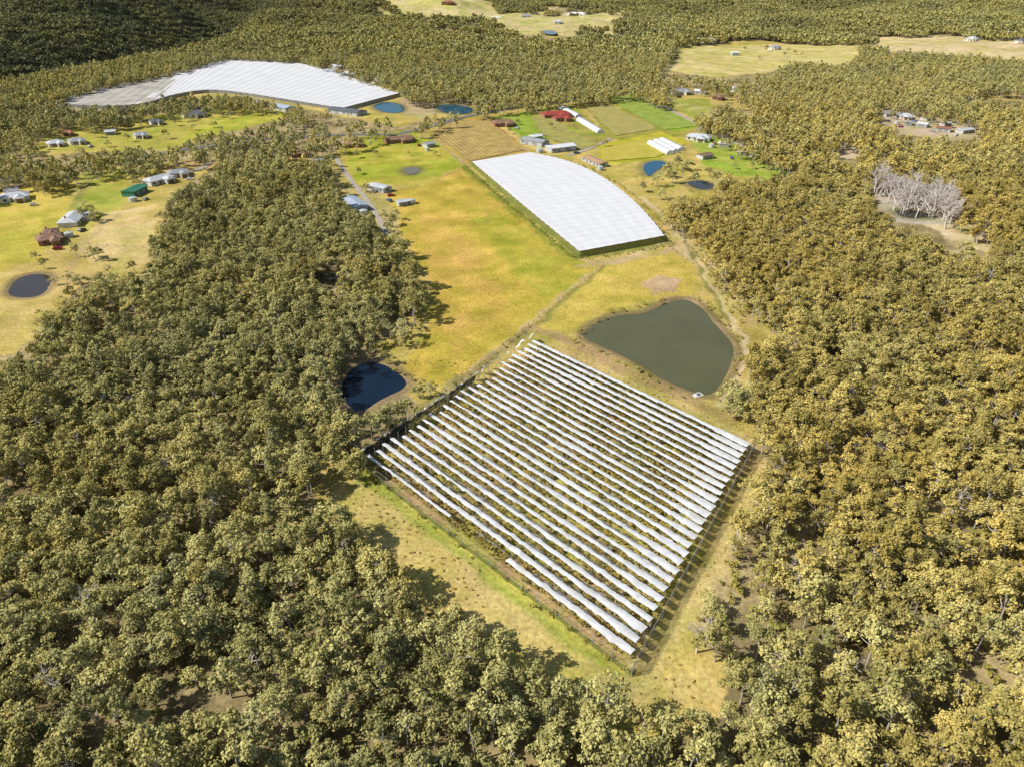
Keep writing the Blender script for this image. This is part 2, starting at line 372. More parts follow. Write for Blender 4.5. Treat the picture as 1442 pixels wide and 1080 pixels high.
# ---------------------------------------------------------------- crop fields
def crop(name,pts,ca,cb,ang,sp,z=.32):
    m,nt,N,L=nm(name+'_rows')
    o=N.new('ShaderNodeOutputMaterial');b=N.new('ShaderNodeBsdfDiffuse');tc=N.new('ShaderNodeTexCoord');mp=N.new('ShaderNodeMapping');mp.inputs['Rotation'].default_value=(0,0,-ang)
    w=N.new('ShaderNodeTexWave');w.inputs['Scale'].default_value=2*math.pi/(20*sp);w.inputs['Distortion'].default_value=.6;w.inputs['Detail'].default_value=2
    n=N.new('ShaderNodeTexNoise');n.inputs['Scale'].default_value=.12;n.inputs['Detail'].default_value=8;n.inputs['Roughness'].default_value=.7
    ad=N.new('ShaderNodeMath');ad.operation='MULTIPLY_ADD';ad.inputs[1].default_value=.45
    s=N.new('ShaderNodeMapRange');s.inputs['From Min'].default_value=.3;s.inputs['From Max'].default_value=.7;s.inputs['To Min'].default_value=-.2;s.inputs['To Max'].default_value=.8
    mx=N.new('ShaderNodeMix');mx.data_type='RGBA';mx.inputs['A'].default_value=(*ca,1);mx.inputs['B'].default_value=(*cb,1)
    L.new(tc.outputs['Object'],mp.inputs[0]);L.new(mp.outputs[0],w.inputs['Vector']);L.new(tc.outputs['Object'],n.inputs['Vector']);L.new(n.outputs['Fac'],s.inputs['Value'])
    L.new(w.outputs['Fac'],ad.inputs[0]);L.new(s.outputs[0],ad.inputs[2]);L.new(ad.outputs[0],mx.inputs['Factor']);L.new(mx.outputs['Result'],b.inputs[0]);L.new(b.outputs[0],o.inputs[0])
    p=GP(pts); mk(name,[(a,c,z) for a,c in p],[tuple(range(len(p)))],[m])
def angof(a,b):
    a=np.array(G(*a));b=np.array(G(*b));d=b-a; return math.atan2(d[1],d[0])+math.pi/2
aR=angof((655,236),(808,362))
crop('ploughed_field',[(606,186),(640,172),(688,170),(738,212),(660,228)],(.28,.18,.07),(.52,.40,.14),aR,3.4)
crop('vegetable_field',[(748,166),(768,160),(805,185),(845,205),(815,212),(765,192)],(.26,.20,.09),(.40,.40,.10),aR,3.8,.34)
crop('vegetable_field',[(822,148),(848,143),(925,182),(868,192)],(.28,.26,.07),(.44,.37,.14),aR,4)
crop('lettuce_field',[(855,141),(897,134),(984,178),(935,184)],(.15,.24,.04),(.38,.42,.09),aR,4)
crop('pumpkin_field',[(845,210),(925,192),(965,204),(925,222),(850,228)],(.36,.32,.05),(.56,.46,.10),aR,4)
# ---------------------------------------------------------------- nets
def netmat(name,col,alpha,lo=.82,hi=1.06,sc_=.6,tl=.15):
    m,nt,N,L=nm(name)
    o=N.new('ShaderNodeOutputMaterial');d=N.new('ShaderNodeBsdfDiffuse');t=N.new('ShaderNodeBsdfTranslucent');tr=N.new('ShaderNodeBsdfTransparent')
    tc=N.new('ShaderNodeTexCoord');n=N.new('ShaderNodeTexNoise');n.inputs['Scale'].default_value=sc_;n.inputs['Detail'].default_value=6;n.inputs['Roughness'].default_value=.65
    r=N.new('ShaderNodeMapRange');r.inputs['From Min'].default_value=.3;r.inputs['From Max'].default_value=.7;r.inputs['To Min'].default_value=lo;r.inputs['To Max'].default_value=hi
    v=N.new('ShaderNodeVectorMath');v.operation='SCALE';v.inputs[0].default_value=col
    L.new(tc.outputs['Object'],n.inputs['Vector']);L.new(n.outputs['Fac'],r.inputs['Value']);L.new(r.outputs[0],v.inputs['Scale'])
    L.new(v.outputs[0],d.inputs[0]);L.new(v.outputs[0],t.inputs[0])
    m1=N.new('ShaderNodeMixShader');m1.inputs[0].default_value=tl;L.new(d.outputs[0],m1.inputs[1]);L.new(t.outputs[0],m1.inputs[2])
    if alpha>=1: L.new(m1.outputs[0],o.inputs[0]); return m
    m2=N.new('ShaderNodeMixShader')
    r2=N.new('ShaderNodeMapRange');r2.inputs['From Min'].default_value=.35;r2.inputs['From Max'].default_value=.75;r2.inputs['To Min'].default_value=max(0,1-alpha-.08);r2.inputs['To Max'].default_value=min(1,1-alpha+.25)
    n2=N.new('ShaderNodeTexNoise');n2.inputs['Scale'].default_value=.35;n2.inputs['Detail'].default_value=5;L.new(tc.outputs['Object'],n2.inputs['Vector']);L.new(n2.outputs['Fac'],r2.inputs['Value'])
    L.new(r2.outputs[0],m2.inputs[0]);L.new(m1.outputs[0],m2.inputs[1]);L.new(tr.outputs[0],m2.inputs[2]);L.new(m2.outputs[0],o.inputs[0]);return m
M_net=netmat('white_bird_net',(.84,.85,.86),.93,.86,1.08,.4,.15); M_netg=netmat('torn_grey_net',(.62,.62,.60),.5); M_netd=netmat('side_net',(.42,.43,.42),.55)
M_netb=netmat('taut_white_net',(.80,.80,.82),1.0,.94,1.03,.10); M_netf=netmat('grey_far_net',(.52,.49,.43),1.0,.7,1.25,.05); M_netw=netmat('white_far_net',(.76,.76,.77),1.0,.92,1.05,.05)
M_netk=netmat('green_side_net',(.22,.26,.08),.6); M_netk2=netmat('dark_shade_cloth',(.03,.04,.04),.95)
NR=27
mb=MB(); posts=MB(); grey=MB()
vinepts=[]
for r in range(NR):
    f=(r+.4)/NR
    S=oA+(oB-oA)*f; E=oD+(oC-oD)*f
    t0=0.012+RS.rand()*.02 + (.035*RS.rand() if .15<f<.75 else 0)
    d=E-S; Ln=np.linalg.norm(d); d/=Ln; n=np.array([-d[1],d[0]])
    step=.5
    segs=[(t0,1.)]
    if r==0: segs=[(t0,.40),(.62,1.)]
    base=1.0+.08*RS.randn()
    bow=RS.randn()*.07
    cuts=np.cumsum(2.6+RS.rand(80)*4.5); amps=RS.rand(80)
    for (sa,sb) in segs:
        k0=int(sa*Ln/step);k1=int(sb*Ln/step); V=[];Fs=[]
        rw=0.;rl=0.
        for k in range(k0,k1+1):
            s=k*step; tt=s/Ln; pos=S+d*s
            rw=rw*.88+RS.randn()*.045; rl=rl*.88+RS.randn()*.045
            ci_=int(np.searchsorted(cuts,s)); lo_=cuts[ci_-1] if ci_>0 else 0.; fr=(s-lo_)/(cuts[ci_]-lo_)
            wide=.42*float(sst(.84,.96,np.array(tt)))+.45*float(sst(.72,1.,np.array(f)))*float(vnoise(np.array([tt*9.]),np.array([r*3.1]))[0])
            wide+=.55*max(0,float(fbm(np.array([pos[0]]),np.array([pos[1]]),16,2,31.)[0])-.52)*2
            w1=base*(.50+.42*amps[ci_]*fr**3)+rw+wide*.8; w2=base*(.56+.30*amps[-ci_-1]*(1-fr)**3)+rl+wide*.7
            w1=max(.22,w1)+.03*RS.randn();w2=max(.22,w2)+.03*RS.randn()
            wob=bow*math.sin(math.pi*tt)
            zc=3.85-.06*math.sin(math.pi*fr)
            for q,zz in ((-w1,zc-.05-.10*w1),(-w1*.5,zc-.05),(0,zc),(w2*.5,zc-.05),(w2,zc-.05-.10*w2)):
                V.append((*(pos+n*(q+wob)),zz+.014*RS.randn()))
        m_=len(V)//5
        Fs=[(5*i+j,5*i+j+1,5*i+5+j+1,5*i+5+j) for i in range(m_-1) for j in range(4)]
        mb.add(V,Fs)
    # torn netting hanging between rows
    for _ in range(9):
        tt=.1+RS.rand()*.85
        L2=3+RS.rand()*9; pos0=S+d*tt*Ln+n*1.7
        V=[];K2=int(L2/.6)+2
        for k in range(K2):
            pz=pos0+d*k*.6; ww=.2+.5*RS.rand()
            V.append((*(pz+n*(-ww)),2.9+.3*RS.rand()));V.append((*(pz+n*(ww*.7)),2.4+.4*RS.rand()))
        if tt*Ln+L2<Ln: grey.add(V,[(2*i,2*i+1,2*i+3,2*i+2) for i in range(K2-1)])
    for s in np.arange(1,Ln,9.):
        pos=S+d*s; posts.box((pos[0],pos[1],1.9),(.14,.14,3.8))
    for s in np.arange(1.5,Ln-1,1.05):
        for off in (0.9,1.9):
            if RS.rand()<.7: vinepts.append((*(S+d*(s+RS.rand())+n*(off+RS.randn()*.3)),0))
onet=bpy.data.objects.new('orchard_net_rows',None);COL.objects.link(onet)
for ob in (mb.obj('net_strips',[M_net]),grey.obj('torn_net',[M_netg]),posts.obj('trellis_posts',[M_steel])): ob.parent=onet
# perimeter fence & side nets
def wall_net(mb_,a,b,h,jit=0.,lean=0.,step=1.):
    a=np.array(a);b=np.array(b);L_=np.linalg.norm(b-a);K=int(L_/step)+1;d=(b-a)/L_;n=np.array([-d[1],d[0]]);V=[]
    for k in range(K+1):
        p=a+d*min(k*step,L_); hh=h*(1-jit*RS.rand())
        V.append((*(p+n*lean),.05)); V.append((*(p+n*RS.randn()*.05),hh))
    mb_.add(V,[(2*i,2*i+2,2*i+3,2*i+1) for i in range(K)])
fence=bpy.data.objects.new('orchard_perimeter_fence',None);COL.objects.link(fence)
w=MB(); pf=MB()
ctr=(oA+oB+oC+oD)/4
Fa,Fb,Fc,Fd=[ctr+(p-ctr)*1.025 for p in (oA,oB,oC,oD)]
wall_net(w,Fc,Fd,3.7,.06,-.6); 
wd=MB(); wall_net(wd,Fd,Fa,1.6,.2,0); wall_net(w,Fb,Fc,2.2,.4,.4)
for a,b,h in ((Fa,Fb,4.2),(Fb,Fc,3.9),(Fc,Fd,3.9),(Fd,Fa,3.6)):
    L_=np.linalg.norm(b-a)
    for s in np.arange(0,L_,5.):
        p=a+(b-a)*s/L_; pf.tube((p[0],p[1],0),(p[0],p[1],h),.08,.06,5)
    for z in (h*.5,h-.1): pf.tube((*a,z),(*b,z),.03,.03,4)
hang=MB()
dAB=(Fb-Fa)/np.linalg.norm(Fb-Fa);nAB=np.array([-dAB[1],dAB[0]])
for s in list(np.arange(1,52,2.2))+[57,61,66,70,79,86]:
    p=Fa+dAB*s; a_=RS.rand()*2.2+1.0; e=nAB*(.6+RS.rand()*1.6)+dAB*(RS.rand()-.2)*2.6
    V=[(*(p),4.2),(*(p+dAB*a_),3.9-RS.rand()),(*(p+dAB*a_+e),2.2+RS.rand()*1.6),(*(p+e*.8+dAB*.5),1.8+RS.rand()*1.6),(*(p+e*1.6),.6)]
    hang.add(V,[(0,1,2,3),(3,2,4)])
blk=MB()
for k in range(20):
    s=1+k*2.6; p=Fa+dAB*s-nAB*.2; blk.add([(*(p+nAB*1.1),0.1),(*(p+dAB*2.5+nAB*1.1),.1),(*(p+dAB*2.4-nAB*.3),3.4+RS.rand()*.6),(*(p+dAB*.1-nAB*.2),3.4+RS.rand()*.8)],[(0,1,2,3)])
for ob in (w.obj('side_net',[M_netd]),wd.obj('wire_mesh',[M_netk]),pf.obj('fence_posts',[M_steel]),hang.obj('hanging_net',[M_net]),blk.obj('shade_cloth',[M_netk2])): ob.parent=fence
# ruled canopy
def resample(p,n):
    d=np.r_[0,np.cumsum(np.linalg.norm(np.diff(p,axis=0),axis=1))]; t=np.linspace(0,d[-1],n)
    return np.stack([np.interp(t,d,p[:,0]),np.interp(t,d,p[:,1])],1)
def canopy(name,e1,e2,n,mth,z,amp,per,mats,greyfrac=0.,skirt=3.):
    a=resample(smooth_open(GP(e1,z),2),n);b=resample(smooth_open(GP(e2,z),2),n)
    V=[]
    La=np.linalg.norm(a[-1]-a[0])
    for i in range(n):
        for j in range(mth):
            t=j/(mth-1);p=a[i]*(1-t)+b[i]*t
            s=i/(n-1)*La
            zz=z+amp*abs(math.sin(math.pi*s/per))+.10*math.sin(j*.7)*amp+RS.rand()*amp*.04
            V.append((p[0],p[1],zz))
    V=np.array(V); idx=(np.arange(n-1)[:,None]*mth+np.arange(mth-1)[None,:]).ravel()
    Fq=np.stack([idx,idx+mth,idx+mth+1,idx+1],1)
    mi=np.zeros(len(Fq),int)
    if greyfrac: mi=(((idx//mth)/n+(vnoise((idx//mth)*.25,(idx%mth)*.1)-.5)*.12<greyfrac)).astype(int)
    root=bpy.data.objects.new(name,None);COL.objects.link(root)
    ob=mk('net_roof',V,Fq,mats[:2] if greyfrac else mats[:1],mi,False); ob.parent=root
    s=MB()
    ring=[V[i*mth] for i in range(n)]+[V[(n-1)*mth+j] for j in range(mth)]+[V[i*mth+mth-1] for i in range(n-1,-1,-1)]+[V[j] for j in range(mth-1,-1,-1)]
    c=V.mean(0)
    VV=[]
    for p in ring:
        dv=(p-c)[:2];dv=dv/np.linalg.norm(dv)*1.2
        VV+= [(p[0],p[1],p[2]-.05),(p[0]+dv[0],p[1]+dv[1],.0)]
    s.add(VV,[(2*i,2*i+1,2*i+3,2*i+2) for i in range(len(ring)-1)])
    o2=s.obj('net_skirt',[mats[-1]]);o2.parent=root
    ps=MB()
    for i in range(0,n,max(1,n//14)):
        for j in range(0,mth,max(1,mth//9)): 
            p=V[i*mth+j]; ps.box((p[0],p[1],z/2),(.15,.15,z-.1))
    o3=ps.obj('support_posts',[M_steel]);o3.parent=root
canopy('netted_orchard',[(664,228),(737,290),(816,355)],[(745,215),(800,226),(850,249),(893,283),(920,312),(936,333)],180,70,2.8,.38,6.5,[M_netb,M_netk])
canopy('netted_orchard',[(72,146),(140,150),(200,148),(240,134),(290,126),(330,129),(395,139),(482,153)],[(130,125),(190,112),(240,102),(285,91),(328,83),(375,84),(432,90),(562,132)],300,60,3.0,.35,8.,[M_netw,M_netf,M_netd],.27)
# ---------------------------------------------------------------- vegetation prototypes
def leaf_quads(cen,dirs,size,rs):
    n=len(cen); rnd=rs.randn(n,3); nrm=dirs*.6+rnd*.55+np.array([-.15,0,.6]); nrm/=np.linalg.norm(nrm,axis=1)[:,None]
    t=np.cross(nrm,rs.randn(n,3)); t/=np.linalg.norm(t,axis=1)[:,None]; b=np.cross(nrm,t)
    s=size*(.55+.9*rs.rand(n))[:,None]; k=(.4+.5*rs.rand(n))[:,None]
    return np.stack([cen-t*s,cen-b*s*k,cen+t*s*.9,cen+b*s*k],1).reshape(-1,3)
def make_tree(name,seed,Ht,R,ncl,nleaf,ls,mleaf,trunk=True,crown0=.30,flat=.78,patch=None,rc0=.16):
    rs=np.random.RandomState(seed); V=[];tone=[];tb=MB()
    trees=patch if patch else [(0,0,1.)]
    for (tx,ty,ts) in trees:
        h=Ht*ts;Rr=R*(ts*.6+.4)*(.8+.4*rs.rand()); lean=rs.randn(2)*.05*h
        cl=[]; fl=flat*(.8+.4*rs.rand()); nc=max(4,int(ncl*(.7+.5*rs.rand())))
        dens=.7+.5*rs.rand()
        el=1+.3*rs.randn(); el=min(max(el,.65),1.5); ea=rs.rand()*3.14
        for i in range(nc):
            a=2*math.pi*(i*.618+rs.rand()*.45); rr=Rr*math.sqrt((i+.3)/nc)*(.6+.45*rs.rand())
            z=h*(crown0+(.97-crown0)*(1-(min(rr,Rr)/Rr)**1.8*.7)*(.50+.50*rs.rand()))
            px,py=rr*math.cos(a)*el,rr*math.sin(a)/el
            cl.append((tx+lean[0]+px*math.cos(ea)-py*math.sin(ea),ty+lean[1]+px*math.sin(ea)+py*math.cos(ea),z-h*.05,Rr*(rc0+.17*rs.rand())))
        to=(rs.rand()-.5)*.6
        for c in cl:
            nl=max(4,int(dens*nleaf*(c[3]/(Rr*(rc0+.08)))**1.6*(.6+.6*rs.rand())))
            d=rs.randn(nl,3); d[:,2]=np.where(d[:,2]<-.4,-d[:,2],d[:,2]); d/=np.linalg.norm(d,axis=1)[:,None]
            rad=c[3]*(.2+1.15*rs.rand(nl)**.8)[:,None]
            p=np.array(c[:3])+d*rad*np.array([1,1,fl])+rs.randn(nl,3)*.16*c[3]
            q=leaf_quads(p,d,ls,rs); V.append(q)
            tone.append(np.repeat(np.clip(to+rs.rand()*.4+.2+rs.rand(nl)*.4,0,1),4))
        if trunk:
            top=Vector((tx+lean[0]*.7,ty+lean[1]*.7,h*.62)); mid=Vector((tx+lean[0]*.2,ty+lean[1]*.2,h*.33))
            tb.tube((tx,ty,-.5),mid,h*.017,h*.013,6); tb.tube(mid,top,h*.013,h*.008,5)
            for i,c in enumerate(cl):
                if i%2==0 or ncl<8:
                    st=mid.lerp(top,rs.rand()*.9); e=Vector(c[:3])+Vector((0,0,c[3]*.7)); k=st.lerp(e,.5)+Vector((0,0,-.3)); tb.tube(st,k,h*.008,h*.006,4); tb.tube(k,e,h*.006,h*.003,3)
    LV=np.concatenate(V); nq=len(LV)//4
    nt_=len(tb.v)
    allV=np.concatenate([LV,np.array(tb.v).reshape(-1,3)]) if nt_ else LV
    Fs=[(4*i,4*i+1,4*i+2,4*i+3) for i in range(nq)]+[tuple(k+nq*4 for k in f) for f in tb.f]
    ob=mk(name,allV,Fs,[mleaf,M_bark],[0]*nq+[1]*len(tb.f),False,False)
    at=ob.data.attributes.new('tone','FLOAT','POINT'); tn_=np.concatenate(tone+[np.zeros(nt_)]).astype(np.float32); at.data.foreach_set('value',tn_)
    return ob
def coll(name,obs):
    c=bpy.data.collections.new(name)
    for o_ in obs: c.objects.link(o_)
    return c
def patchpts(seed,S=24.,g=4,miss=.1):
    rs=np.random.RandomState(seed);c=S/g
    return [((i+.5+(rs.rand()-.5)*1.1)*c-S/2,(j+.5+(rs.rand()-.5)*1.1)*c-S/2,.52+rs.rand()**1.2*.68) for i in range(g) for j in range(g) if rs.rand()>miss]
SN=15.; SM=18.
near=[make_tree('gum_a%d'%i,100+i,[12,11,13,10,11.5,12][i],[3.5,3.6,3.2,3.0,3.8,3.5][i],[20,20,18,17,23,20][i],62,.28,M_leaf,flat=[.8,.7,.9,.85,.75,.8][i]) for i in range(6)]
nearp=[make_tree('gum_p%d'%i,150+i,11.5,3.25,19,56,.29,M_leaf,patch=patchpts(10+i,SN,4,.10)) for i in range(9)]
mid=[make_tree('gum_b%d'%i,200+i,[12,11,13,11][i],[3.6,3.8,3.4,3.6][i],13,28,.52,M_leaf) for i in range(4)]
midp=[make_tree('gum_q%d'%i,250+i,11.5,3.5,11,21,.62,M_leaf,patch=patchpts(30+i,SM,4,.06)) for i in range(6)]
far=[make_tree('gum_c%d'%i,300+i,12,4.2,5,16,1.4,M_leaf,patch=patchpts(50+i,24.,5,.02)) for i in range(4)]
shr=[make_tree('shrub_%d'%i,400+i,2.4,1.3,5,40,.25,M_leafb,crown0=.15,trunk=False,rc0=.3) for i in range(3)]
vin=[make_tree('vine_%d'%i,420+i,1.7,.9,4,26,.2,M_vine,crown0=.1,trunk=False,rc0=.3) for i in range(3)]
tus=[make_tree('tuss_%d'%i,440+i,.7,.5,3,14,.2,M_tus,crown0=.05,trunk=False,rc0=.3) for i in range(3)]
Cn=coll('gum_near',near);Cnp=coll('gum_stand_near',nearp);Cm=coll('gum_mid',mid);Cmp=coll('gum_stand_mid',midp);Cf=coll('gum_far',far);Cs=coll('shrubs',shr);Cv=coll('vines',vin);Ct=coll('tussocks',tus)
def scatter(name,pts,col,nvar,smin,smax,tint,quarter=False):
    n=len(pts); me=bpy.data.meshes.new(name); me.vertices.add(n); me.vertices.foreach_set('co',np.asarray(pts,np.float32).ravel())
    a=me.attributes.new('idx','INT','POINT');a.data.foreach_set('value',RS.randint(0,nvar,n).astype(np.int32))
    r=np.zeros((n,3),np.float32);r[:,2]=RS.rand(n)*6.283
    if quarter: r[:,2]=RS.randint(0,4,n)*math.pi/2
    a=me.attributes.new('rot','FLOAT_VECTOR','POINT');a.data.foreach_set('vector',r.ravel())
    s=(smin+(smax-smin)*RS.rand(n))[:,None]*np.array([1,1,1.]); s[:,2]*=.85+.35*RS.rand(n)
    a=me.attributes.new('scl','FLOAT_VECTOR','POINT');a.data.foreach_set('vector',s.astype(np.float32).ravel())
    a=me.attributes.new('tint','FLOAT','POINT');a.data.foreach_set('value',np.clip(tint,0,1).astype(np.float32))
    ob=bpy.data.objects.new(name,me);COL.objects.link(ob)
    ng=bpy.data.node_groups.new(name,'GeometryNodeTree');ng.interface.new_socket('Geometry',in_out='INPUT',socket_type='NodeSocketGeometry');ng.interface.new_socket('Geometry',in_out='OUTPUT',socket_type='NodeSocketGeometry')
    N=ng.nodes;L=ng.links;gi=N.new('NodeGroupInput');go=N.new('NodeGroupOutput');ip=N.new('GeometryNodeInstanceOnPoints');ci=N.new('GeometryNodeCollectionInfo')
    ci.inputs['Collection'].default_value=col;ci.inputs['Separate Children'].default_value=True;ci.inputs['Reset Children'].default_value=True
    def na_(nme,t):
        x=N.new('GeometryNodeInputNamedAttribute');x.data_type=t;x.inputs['Name'].default_value=nme;return x.outputs['Attribute']
    mp=N.new('GeometryNodeMeshToPoints')
    L.new(gi.outputs[0],mp.inputs['Mesh']);L.new(mp.outputs[0],ip.inputs['Points']);L.new(ci.outputs[0],ip.inputs['Instance']);ip.inputs['Pick Instance'].default_value=True
    L.new(na_('idx','INT'),ip.inputs['Instance Index']);L.new(na_('rot','FLOAT_VECTOR'),ip.inputs['Rotation']);L.new(na_('scl','FLOAT_VECTOR'),ip.inputs['Scale'])
    L.new(ip.outputs[0],go.inputs[0])
    md=ob.modifiers.new('scatter','NODES');md.node_group=ng
    return ob
# buildings list first (to keep trees off them)
# (end1,end2,width,wall h,kind,roof)
BL=[
 ((2,284),(42,279),10,2.6,'farm_house','pale'),((8,275),(28,272),8,2.5,'farm_shed','grey'),
 ((96,321),(112,305),9,2.6,'farm_house','pale'),((54,344),(88,338),9,2.6,'brick_house','brown'),((64,333),(82,331),7,2.5,'brick_house','brown'),
 ((68,207),(90,204),9,2.6,'farm_house','pale'),((98,204),(120,201),9,2.6,'farm_house','grey'),((88,192),(104,190),8,2.6,'brick_house','rust'),
 ((181,278),(200,269),8,3.2,'green_shed','green'),((207,262),(240,253),9,2.8,'farm_house','pale'),((238,250),(266,246),8,2.8,'farm_house','grey'),
 ((258,166),(292,163),12,3.,'farm_house','dark'),((190,195),(208,193),9,2.6,'farm_house','grey'),((168,178),(184,177),9,2.6,'brick_house','brown'),((212,176),(228,174),9,2.6,'farm_house','dark'),((150,190),(162,189),8,2.6,'farm_shed','pale'),
 ((354,146),(374,150),10,3,'farm_shed','grey'),((385,152),(410,157),12,3,'farm_shed','blue'),((470,158),(510,163),14,3,'packing_shed','dark'),
 ((408,222),(434,218),8,2.6,'brick_house','brown'),((484,208),(508,204),9,2.6,'brick_house','tan'),((542,202),(582,198),9,2.6,'brick_house','brown'),((598,208),(610,206),7,2.6,'farm_shed','grey'),
 ((489,286),(508,299),9,3.2,'farm_shed','blue'),((524,266),(546,271),7,2.8,'farm_shed','pale'),((560,290),(573,288),5,2.4,'farm_shed','pale'),((440,232),(456,230),7,2.6,'farm_shed','grey'),
 ((694,178),(722,176),11,2.8,'brick_house','brown'),((764,166),(802,164),12,2.8,'brick_house','red'),((780,171),(802,169),8,2.8,'brick_house','red'),
 ((738,201),(768,206),10,3.2,'packing_shed','grey'),((772,214),(806,210),10,3.2,'farm_shed','white'),((826,226),(850,236),7,2.6,'farm_shed','tan'),((748,198),(760,196),7,3,'farm_shed','white'),
 ((968,196),(1000,199),10,2.8,'farm_house','pale'),((985,224),(1000,222),7,2.6,'farm_shed','brown'),((1012,206),(1026,207),7,2.6,'farm_shed','white'),((1038,218),(1052,219),6,2.5,'farm_shed','pale'),
 ((946,134),(970,132),11,3,'farm_house','grey'),((978,132),(994,133),10,3,'farm_shed','white'),((1003,140),(1020,141),9,3,'brick_house','brown'),((1030,128),(1044,131),10,3,'farm_shed','pale'),
 ((976,57),(1008,59),14,4,'farm_house','white'),((1030,76),(1040,76),10,4,'farm_shed','white'),((1085,65),(1098,66),14,4,'farm_house','grey'),
 ((1242,164),(1256,162),8,2.6,'farm_shed','grey'),((1262,166),(1284,168),9,2.6,'farm_house','pale'),((1292,178),(1306,180),7,2.6,'farm_shed','white'),((1318,184),(1338,186),8,2.6,'farm_shed','rust'),((1350,188),(1366,186),7,2.6,'farm_shed','pale'),((1300,170),(1312,169),7,2.6,'farm_shed','brown'),((1326,178),(1336,177),5,2.5,'farm_shed','pale'),((1274,176),(1284,177),5,2.5,'farm_shed','grey'),
 ((458,103),(474,106),12,3,'farm_house','grey'),((484,107),(498,109),12,3,'farm_house','pale'),((505,111),(520,113),10,3,'brick_house','brown'),((530,117),(548,120),12,3,'farm_house','grey'),((470,96),(482,98),12,3,'farm_shed','pale'),
 ((622,8),(640,8),22,5,'brick_house','rust'),((690,14),(706,14),22,5,'farm_house','white'),((800,12),(826,13),24,5,'farm_house','white'),((560,4),(576,4),20,5,'farm_house','grey'),((1405,52),(1425,53),20,4,'farm_house','white'),((1360,57),(1376,58),18,4,'farm_house','pale'),((1226,22),(1238,22),20,5,'farm_house','white'),((1432,60),(1445,61),18,4,'farm_house','dark'),((735,24),(748,24),18,4,'farm_shed','grey'),((780,36),(792,36),16,4,'farm_house','pale'),
]
TUN=[((790,153),(815,166),6),((816,170),(846,188),6),((916,203),(944,218),6),((924,201),(952,216),6),((932,199),(960,213),6)]
bpos=np.array([( (G(*b[0])[0]+G(*b[1])[0])/2,(G(*b[0])[1]+G(*b[1])[1])/2) for b in BL]+[np.mean(GP([t[0],t[1]]),0) for t in TUN])
POND_CL=[GP(p,z) for p in list(PONDS.values())+[SMALLP[k] for k in ('forest_pond','reed_pond','reed_pond.001','blue_pond','blue_pond.001')] for z in (0.,3.5,7.,10.5)]
allponds=[POUT[k] for k in POUT]
SPARSE=[ # (outline, keep fraction)
 ([(220,150),(470,150),(600,165),(600,185),(470,200),(300,222),(220,215)],.42),
 ([(400,168),(560,160),(600,175),(560,190),(470,200),(400,196)],.65),
 ([(0,220),(200,214),(300,196),(300,222),(200,232),(100,246),(0,262)],.6),
 ([(-150,190),(60,180),(150,172),(60,222),(-150,250)],.55),
 ([(930,104),(1080,104),(1130,130),(1040,150),(930,130)],.5),
 ([(1130,100),(1442,90),(1442,260),(1200,230)],.85),
 ([(520,440),(590,400),(600,470),(520,500),(480,520)],.4),
 ([(380,130),(560,138),(530,165),(380,155)],.4),
 ([(880,225),(1020,235),(1020,275),(930,290)],.4),
 ([(520,-2),(920,8),(880,58),(640,45),(520,20)],.35),
 ([(450,88),(570,120),(570,135),(460,108)],.3),
 ([(1100,40),(1442,44),(1442,56),(1100,54)],.5),
 ([(540,550),(650,545),(600,600),(500,640),(490,600)],.5),
]
SP9=[(GP(p,8.),k) for p,k in SPARSE]
LROAD=[smooth_open(GP(p),2) for p in ([(-100,262),(0,256),(80,240),(180,224),(300,205),(380,196),(480,190),(560,190),(650,166),(900,131),(960,124)],[(472,222),(515,280),(545,332)])]
def keepmask(x,y,far_=False):
    keep=np.ones(len(x),bool)
    wx=x+(vnoise(x/9,y/9)-.5)*6; wy=y+(vnoise(x/9+40,y/9)-.5)*6
    for p in CLP9: keep&=~inpoly(wx,wy,p)
    for p in CLP12: keep&=~inpoly(wx,wy,p)
    if far_:
        for p in CLP0[5:]: keep&=~inpoly(wx,wy,p)
    keep&=~inpoly(x,y,np.array([ctr+(q-ctr)*1.05 for q in orch]))
    for p in POND_CL+allponds: keep&=~inpoly(x,y,p)
    for p in LROAD: keep&=distline(x,y,p,False,8)>6
    for bx,by in bpos:
        keep&=((x-bx)**2+(y-by)**2)>(11**2 if by<900 else 22**2)
    keep&=~((abs(x)<12)&(abs(y)<14))
    return keep
def prob(x,y):
    p_=np.where(fbm(x,y,18,3,12.)<.35,.45,1.)
    for p,k in SP9: p_[inpoly(x,y,p)]*=k
    return p_
def stands(y0,y1,S):
    g=4; c=S/g; i0=int(y0/S); i1=int(y1/S)+1; cells=[]
    for iy in range(i0,i1):
        yc=(iy+.5)*S; hw=int((yc*.80+70)/S)+1
        for ix in range(-hw,hw): cells.append(((ix+.5)*S,yc))
    cells=np.array(cells); m=(cells[:,1]>=y0)&(cells[:,1]<y1); cells=cells[m]
    off_=np.array([((i+.5)*c-S/2,(j+.5)*c-S/2) for i in range(g) for j in range(g)])
    sub=(cells[:,None,:]+off_[None]); n=len(cells)
    sx=sub[:,:,0].ravel(); sy=sub[:,:,1].ravel()
    kp=keepmask(sx,sy); pr=prob(sx,sy)
    full=(kp&(pr>.99)).reshape(n,-1).all(1)
    jit=(RS.rand(len(sx),2)-.5)*c*.95
    k2=keepmask(sx+jit[:,0],sy+jit[:,1])&(RS.rand(len(sx))<pr*.93)&(~np.repeat(full,g*g))
    return cells[full],np.stack([sx+jit[:,0],sy+jit[:,1]],1)[k2]
def z3(P_,dz=0.): return np.stack([P_[:,0],P_[:,1],terrain(P_[:,0],P_[:,1])+dz],1)
